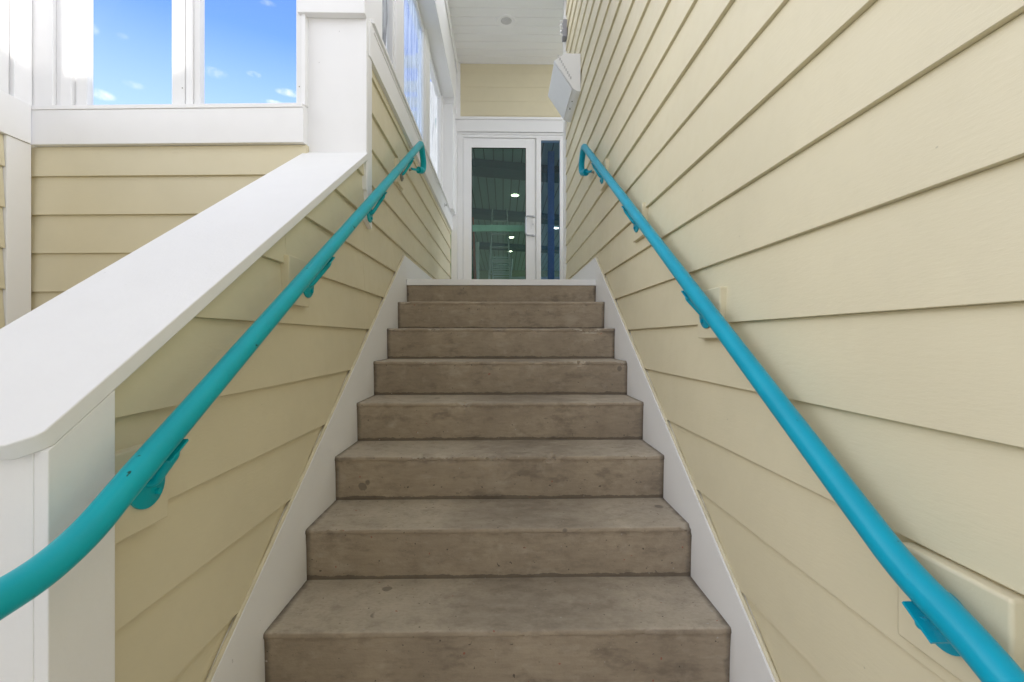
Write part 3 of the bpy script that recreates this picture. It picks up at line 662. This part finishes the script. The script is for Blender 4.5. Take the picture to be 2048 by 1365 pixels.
# stepladder
sl_ = thing('stepladder', (-.05, 8.4, ZL), 'white stepladder standing in the room behind the glass door', 'ladder')
def lad(x, y):
    a = MB()
    for s in (-1, 1):
        a.prism([(x + s * .22, y - .35, ZL), (x + s * .22 + .02, y - .35, ZL), (x + s * .13 + .02, y, 2.35), (x + s * .13, y, 2.35)], (0, .05, 0))
        a.prism([(x + s * .22, y + .45, ZL), (x + s * .22 + .02, y + .45, ZL), (x + s * .13 + .02, y + .06, 2.35), (x + s * .13, y + .06, 2.35)], (0, .03, 0))
    a.build('rails', M_frame, sl_)
    for i in range(1, 8):
        r = MB()
        t = i / 8; w = .22 - .09 * t; zc = ZL + (2.35 - ZL) * t; yy = y - .35 + .35 * t; r.box((x - w, yy, zc), (x + w + .02, yy + .07, zc + .02)); r.build('tread', M_frame, sl_)
lad(-.07, 8.5)
pn = MB().box((-.545, 9.4, ZL + .25), (-.475, 9.44, 1.93)).build('display_panel', M_frame, bevel=.003); tag(pn, 'narrow upright white panel low behind the left of the door glass', 'panel')
tag(MB().prism([(-.42, 6.75, ZL), (-.36, 6.75, ZL), (-.42, 6.8, 1.75), (-.44, 6.8, 1.75)], (0, .05, 0)).build('umbrella', M_orange, bevel=.003), 'folded orange umbrella leaning just inside the door glass on the left', 'umbrella')
ch = thing('slatted_chair', (-.02, 7.6, ZL), 'white slatted chair back showing low behind the door glass', 'chair')
m = MB()
for s in (-1, 1): m.tube([(-.02 + s * .13, 7.55, ZL), (-.02 + s * .13, 7.5, ZL + .45), (-.02 + s * .17, 7.72, 1.30)], .012, 8)
for s in (-1, 1): m.tube([(-.02 + s * .13, 7.15, ZL), (-.02 + s * .13, 7.15, ZL + .45), (-.02 + s * .13, 7.5, ZL + .45)], .012, 8)
m.build('frame', M_frame, ch, smooth=True)
m = MB()
for i in range(11):
    t = i / 10; z = ZL + .5 + t * .42; y = 7.515 + .2 * t; w = .12 + .035 * t; m.box((-.02 - w, y, z), (-.02 + w, y + .012, z + .022))
m.build('backrest', M_frame, ch)
m = MB()
for i in range(8): m.box((-.15, 7.16 + i * .042, ZL + .45), (.11, 7.19 + i * .042, ZL + .462))
m.build('seat', M_frame, ch)
tb = thing('outdoor_strip_table', (.6, 8.6, ZL), 'low white table shape standing in for bright outdoors behind the door glass', 'table')  # added white shape in place of the bright outdoor strip beyond the room
MB().box((.11, 7.5, .93), (1.5, 8.3, .99)).build('tabletop', M_frame, tb, bevel=.004)
for x, y in ((.16, 7.54), (1.46, 7.54), (.16, 8.26), (1.46, 8.26)): MB().box((x - .02, y - .02, ZL), (x + .02, y + .02, .9295)).build('leg', M_frame, tb)
bp = MB().box((.66, 6.9, ZL), (.75, 7.0, ZR - .002)).build('blue_post', M_blue, bevel=.004); tag(bp, 'blue square post standing behind the dark sidelight glass', 'post')

# ------------------------------------------------------------------ pergola beyond the left windows
pg = thing('pergola', (-1.6, 6.5, -H), 'white pergola rafters seen through the blue window pane', 'pergola')
for yy in (5.55, 6.1, 6.5, 6.9, 7.3, 7.8, 8.4):
    MB().box((-2.05, yy, 3.2), (-.95, yy + .05, 3.32)).build('rafter', M_frame, pg)
for xx in (-2.05, -.95): MB().box((xx - .03, 5.3, 3.08), (xx + .03, 8.8, 3.199)).build('beam', M_frame, pg)
for xx in (-2.05, -.95): MB().box((xx - .04, 8.6, -H), (xx + .04, 8.68, 3.079)).build('post', M_frame, pg)

# ------------------------------------------------------------------ handrails
RR = .0212
def handrail(side, label, m, line, low, brs, bare):
    x = .570 if side > 0 else -.575
    z = lambda y: line[1] + line[2] * (y - line[0])
    hr = thing('handrail', (x, low[0][0], low[0][1]), label, 'handrail', 'blue painted pipe handrails of the stairs')
    top = [(x, 3.33, z(3.33)), (x, 3.435, z(3.33) - .115), (x * .995 + side * .0, 3.40, z(3.33) - .165), (x + side * .030, 3.345, z(3.33) - .178)]
    pts = [(x, y, zz_) for y, zz_ in low]
    pth = fillet(pts + top[:1] + [(x, 3.43, z(3.33) - .10), (x + side * .004, 3.43, z(3.33) - .160), (x + side * .020, 3.37, z(3.33) - .176)], {len(pts) - 3: .05, len(pts) - 2: .09, len(pts) - 1: .14, len(pts): .05, len(pts) + 1: .05, len(pts) + 2: .05}, 10)
    MB().tube(resample(pth, .03), RR, 32).build('rail', m, hr, smooth=True)
    # the return: a short sleeve and a thin pin into the wall flange
    wx = .6203 if side > 0 else -.6382
    e = Vector((x + side * .022, 3.365, z(3.33) - .176)); q = Vector((wx, 3.305, z(3.33) - .19))
    cpl = MB().tube([e - (q - e).normalized() * .022, e + (q - e).normalized() * .004], RR * 1.12, 24); cpl.tube([e, q], .009, 12)
    cpl.build('return_sleeve', m, hr, smooth=True)
    for i, (by, bz, mm) in enumerate(brs + [(3.30, z(3.33) - .205, M_metal)]):
        fx = wx if i < 4 else wx + side * .03
        zc = z(by) if by > low[-2][0] + .02 else None
        if zc is None:
            for (a, za), (b, zb) in zip(low[:-1], low[1:]):
                if a <= by <= b: zc = za + (zb - za) * (by - a) / (b - a)
        b = MB(); nn = Vector((0, -line[2], 1)).normalized(); tt = Vector((0, 1, line[2])).normalized()
        if i < 4:
            ofs = -.035 if i == 0 else .004; cpt = Vector((x, by + ofs, zc + ofs * line[2]))
            for sgn in (0,):
                base = cpt - nn * (RR + .0035)
                sx = Vector((1, 0, 0))
                pl = [base + tt * .022 + sx * .014, base + tt * .022 - sx * .014, base - tt * .031 - sx * .014, base - tt * .031 + sx * .014]
                b.prism(pl, -nn * .004)
                for k_ in (-.018, .014): b.tube([base + tt * k_ - nn * .004, base + tt * k_ - nn * .009], .0065, 8)
            arm = fillet([base - nn * .002 + tt * .004, base - nn * .014 - tt * .004, (fx - side * .015, by + .004, bz + .004), (fx, by, bz)], .022, 6)
            b.tube(arm, .0082, 12)
        else:
            b.tube([(fx - side * .03, by, bz + .01), (fx, by, bz)], .008, 10)
        br = b.build('bracket', m if mm is None else (m if i < 4 else M_metal), hr, smooth=True)
        mf = m if mm is None else mm
        r = .042 if i < 4 else .036
        MB().tube([(fx - side * .0065, by, bz), (fx - side * .005, by, bz), (fx, by, bz)], [r - .002, r, r], 40).build('flange', mf, br, smooth=True)
        for k_ in ((-.024, .004), (.019, -.018), (.019, .018)):
            bo = MB().tube([(fx - side * .006, by + k_[0], bz + k_[1]), (fx - side * .0115, by + k_[0], bz + k_[1])], .0062, 6); bo.build('bolt', mf, br)
handrail(-1, 'teal pipe handrail on the left wall beside the sloping white cap', M_railL, (.752, -.211, .615),
         [(.25, -.302), (.52, -.300), (.60, -.292), (.665, -.268), (.74, -.2184), (.84, -.157)], [(.856, -.260, None), (1.552, .176, None), (2.264, .597, None), (2.97, 1.03, M_metal)], 1)
handrail(1, 'turquoise pipe handrail on the tall right siding wall', M_railR, (1.6, .267, .635),
         [(.25, -.425), (.42, -.425), (.50, -.402), (.57, -.363), (.66, -.3299 + .0), (.78, -.2537)], [(.650, -.394, None), (1.427, .074, None), (2.175, .536, None), (2.94, 1.012, None)], 1)

# ------------------------------------------------------------------ wall light and the small grey box on the right wall
wl = thing('wall_light', (.635, 4.1, 2.05), 'white angular wedge shaped wall light high on the right siding wall', 'light')
sec = [(.637, 2.345), (.505, 2.345), (.42, 2.285), (.575, 2.055), (.612, 2.035), (.637, 2.035)]
MB().prism([(x, 3.87, z) for x, z in sec], (0, .56, 0)).build('housing', M_door, wl, bevel=.002)
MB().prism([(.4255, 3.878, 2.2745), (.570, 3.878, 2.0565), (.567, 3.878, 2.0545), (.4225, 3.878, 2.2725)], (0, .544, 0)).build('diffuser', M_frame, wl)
m = MB()
for i in range(9):
    t = i / 8; x = .455 + .10 * t; z = 2.295 - .175 * t + .012
    m.box((x - .006, 3.8685, z), (x + .006, 3.8705, z + .022))
m.build('vent_slots', M_dull, wl)
MB().box((.590, 4.05, 2.0405), (.598, 4.062, 2.05)).build('screw', M_metal, wl)
MB().tube([(.594, 4.18, 2.05), (.592, 4.18, 2.036)], .006, 10).build('screw', M_metal, wl)
gb = thing('junction_box', (.625, 4.75, 3.1), 'small grey electrical box high on the end of the right wall', 'box')
MB().box((.5985, 4.70, 3.02), (.640, 4.80, 3.19)).build('housing', M_grey, gb, bevel=.004)
m = MB()
for i in range(5): m.tube([(.596, 4.72 + .012 * (i % 2), 3.04 + .032 * i), (.575, 4.71, 3.045 + .032 * i)], .012, 10)
m.build('cable_bundle', M_lens, gb, smooth=True)
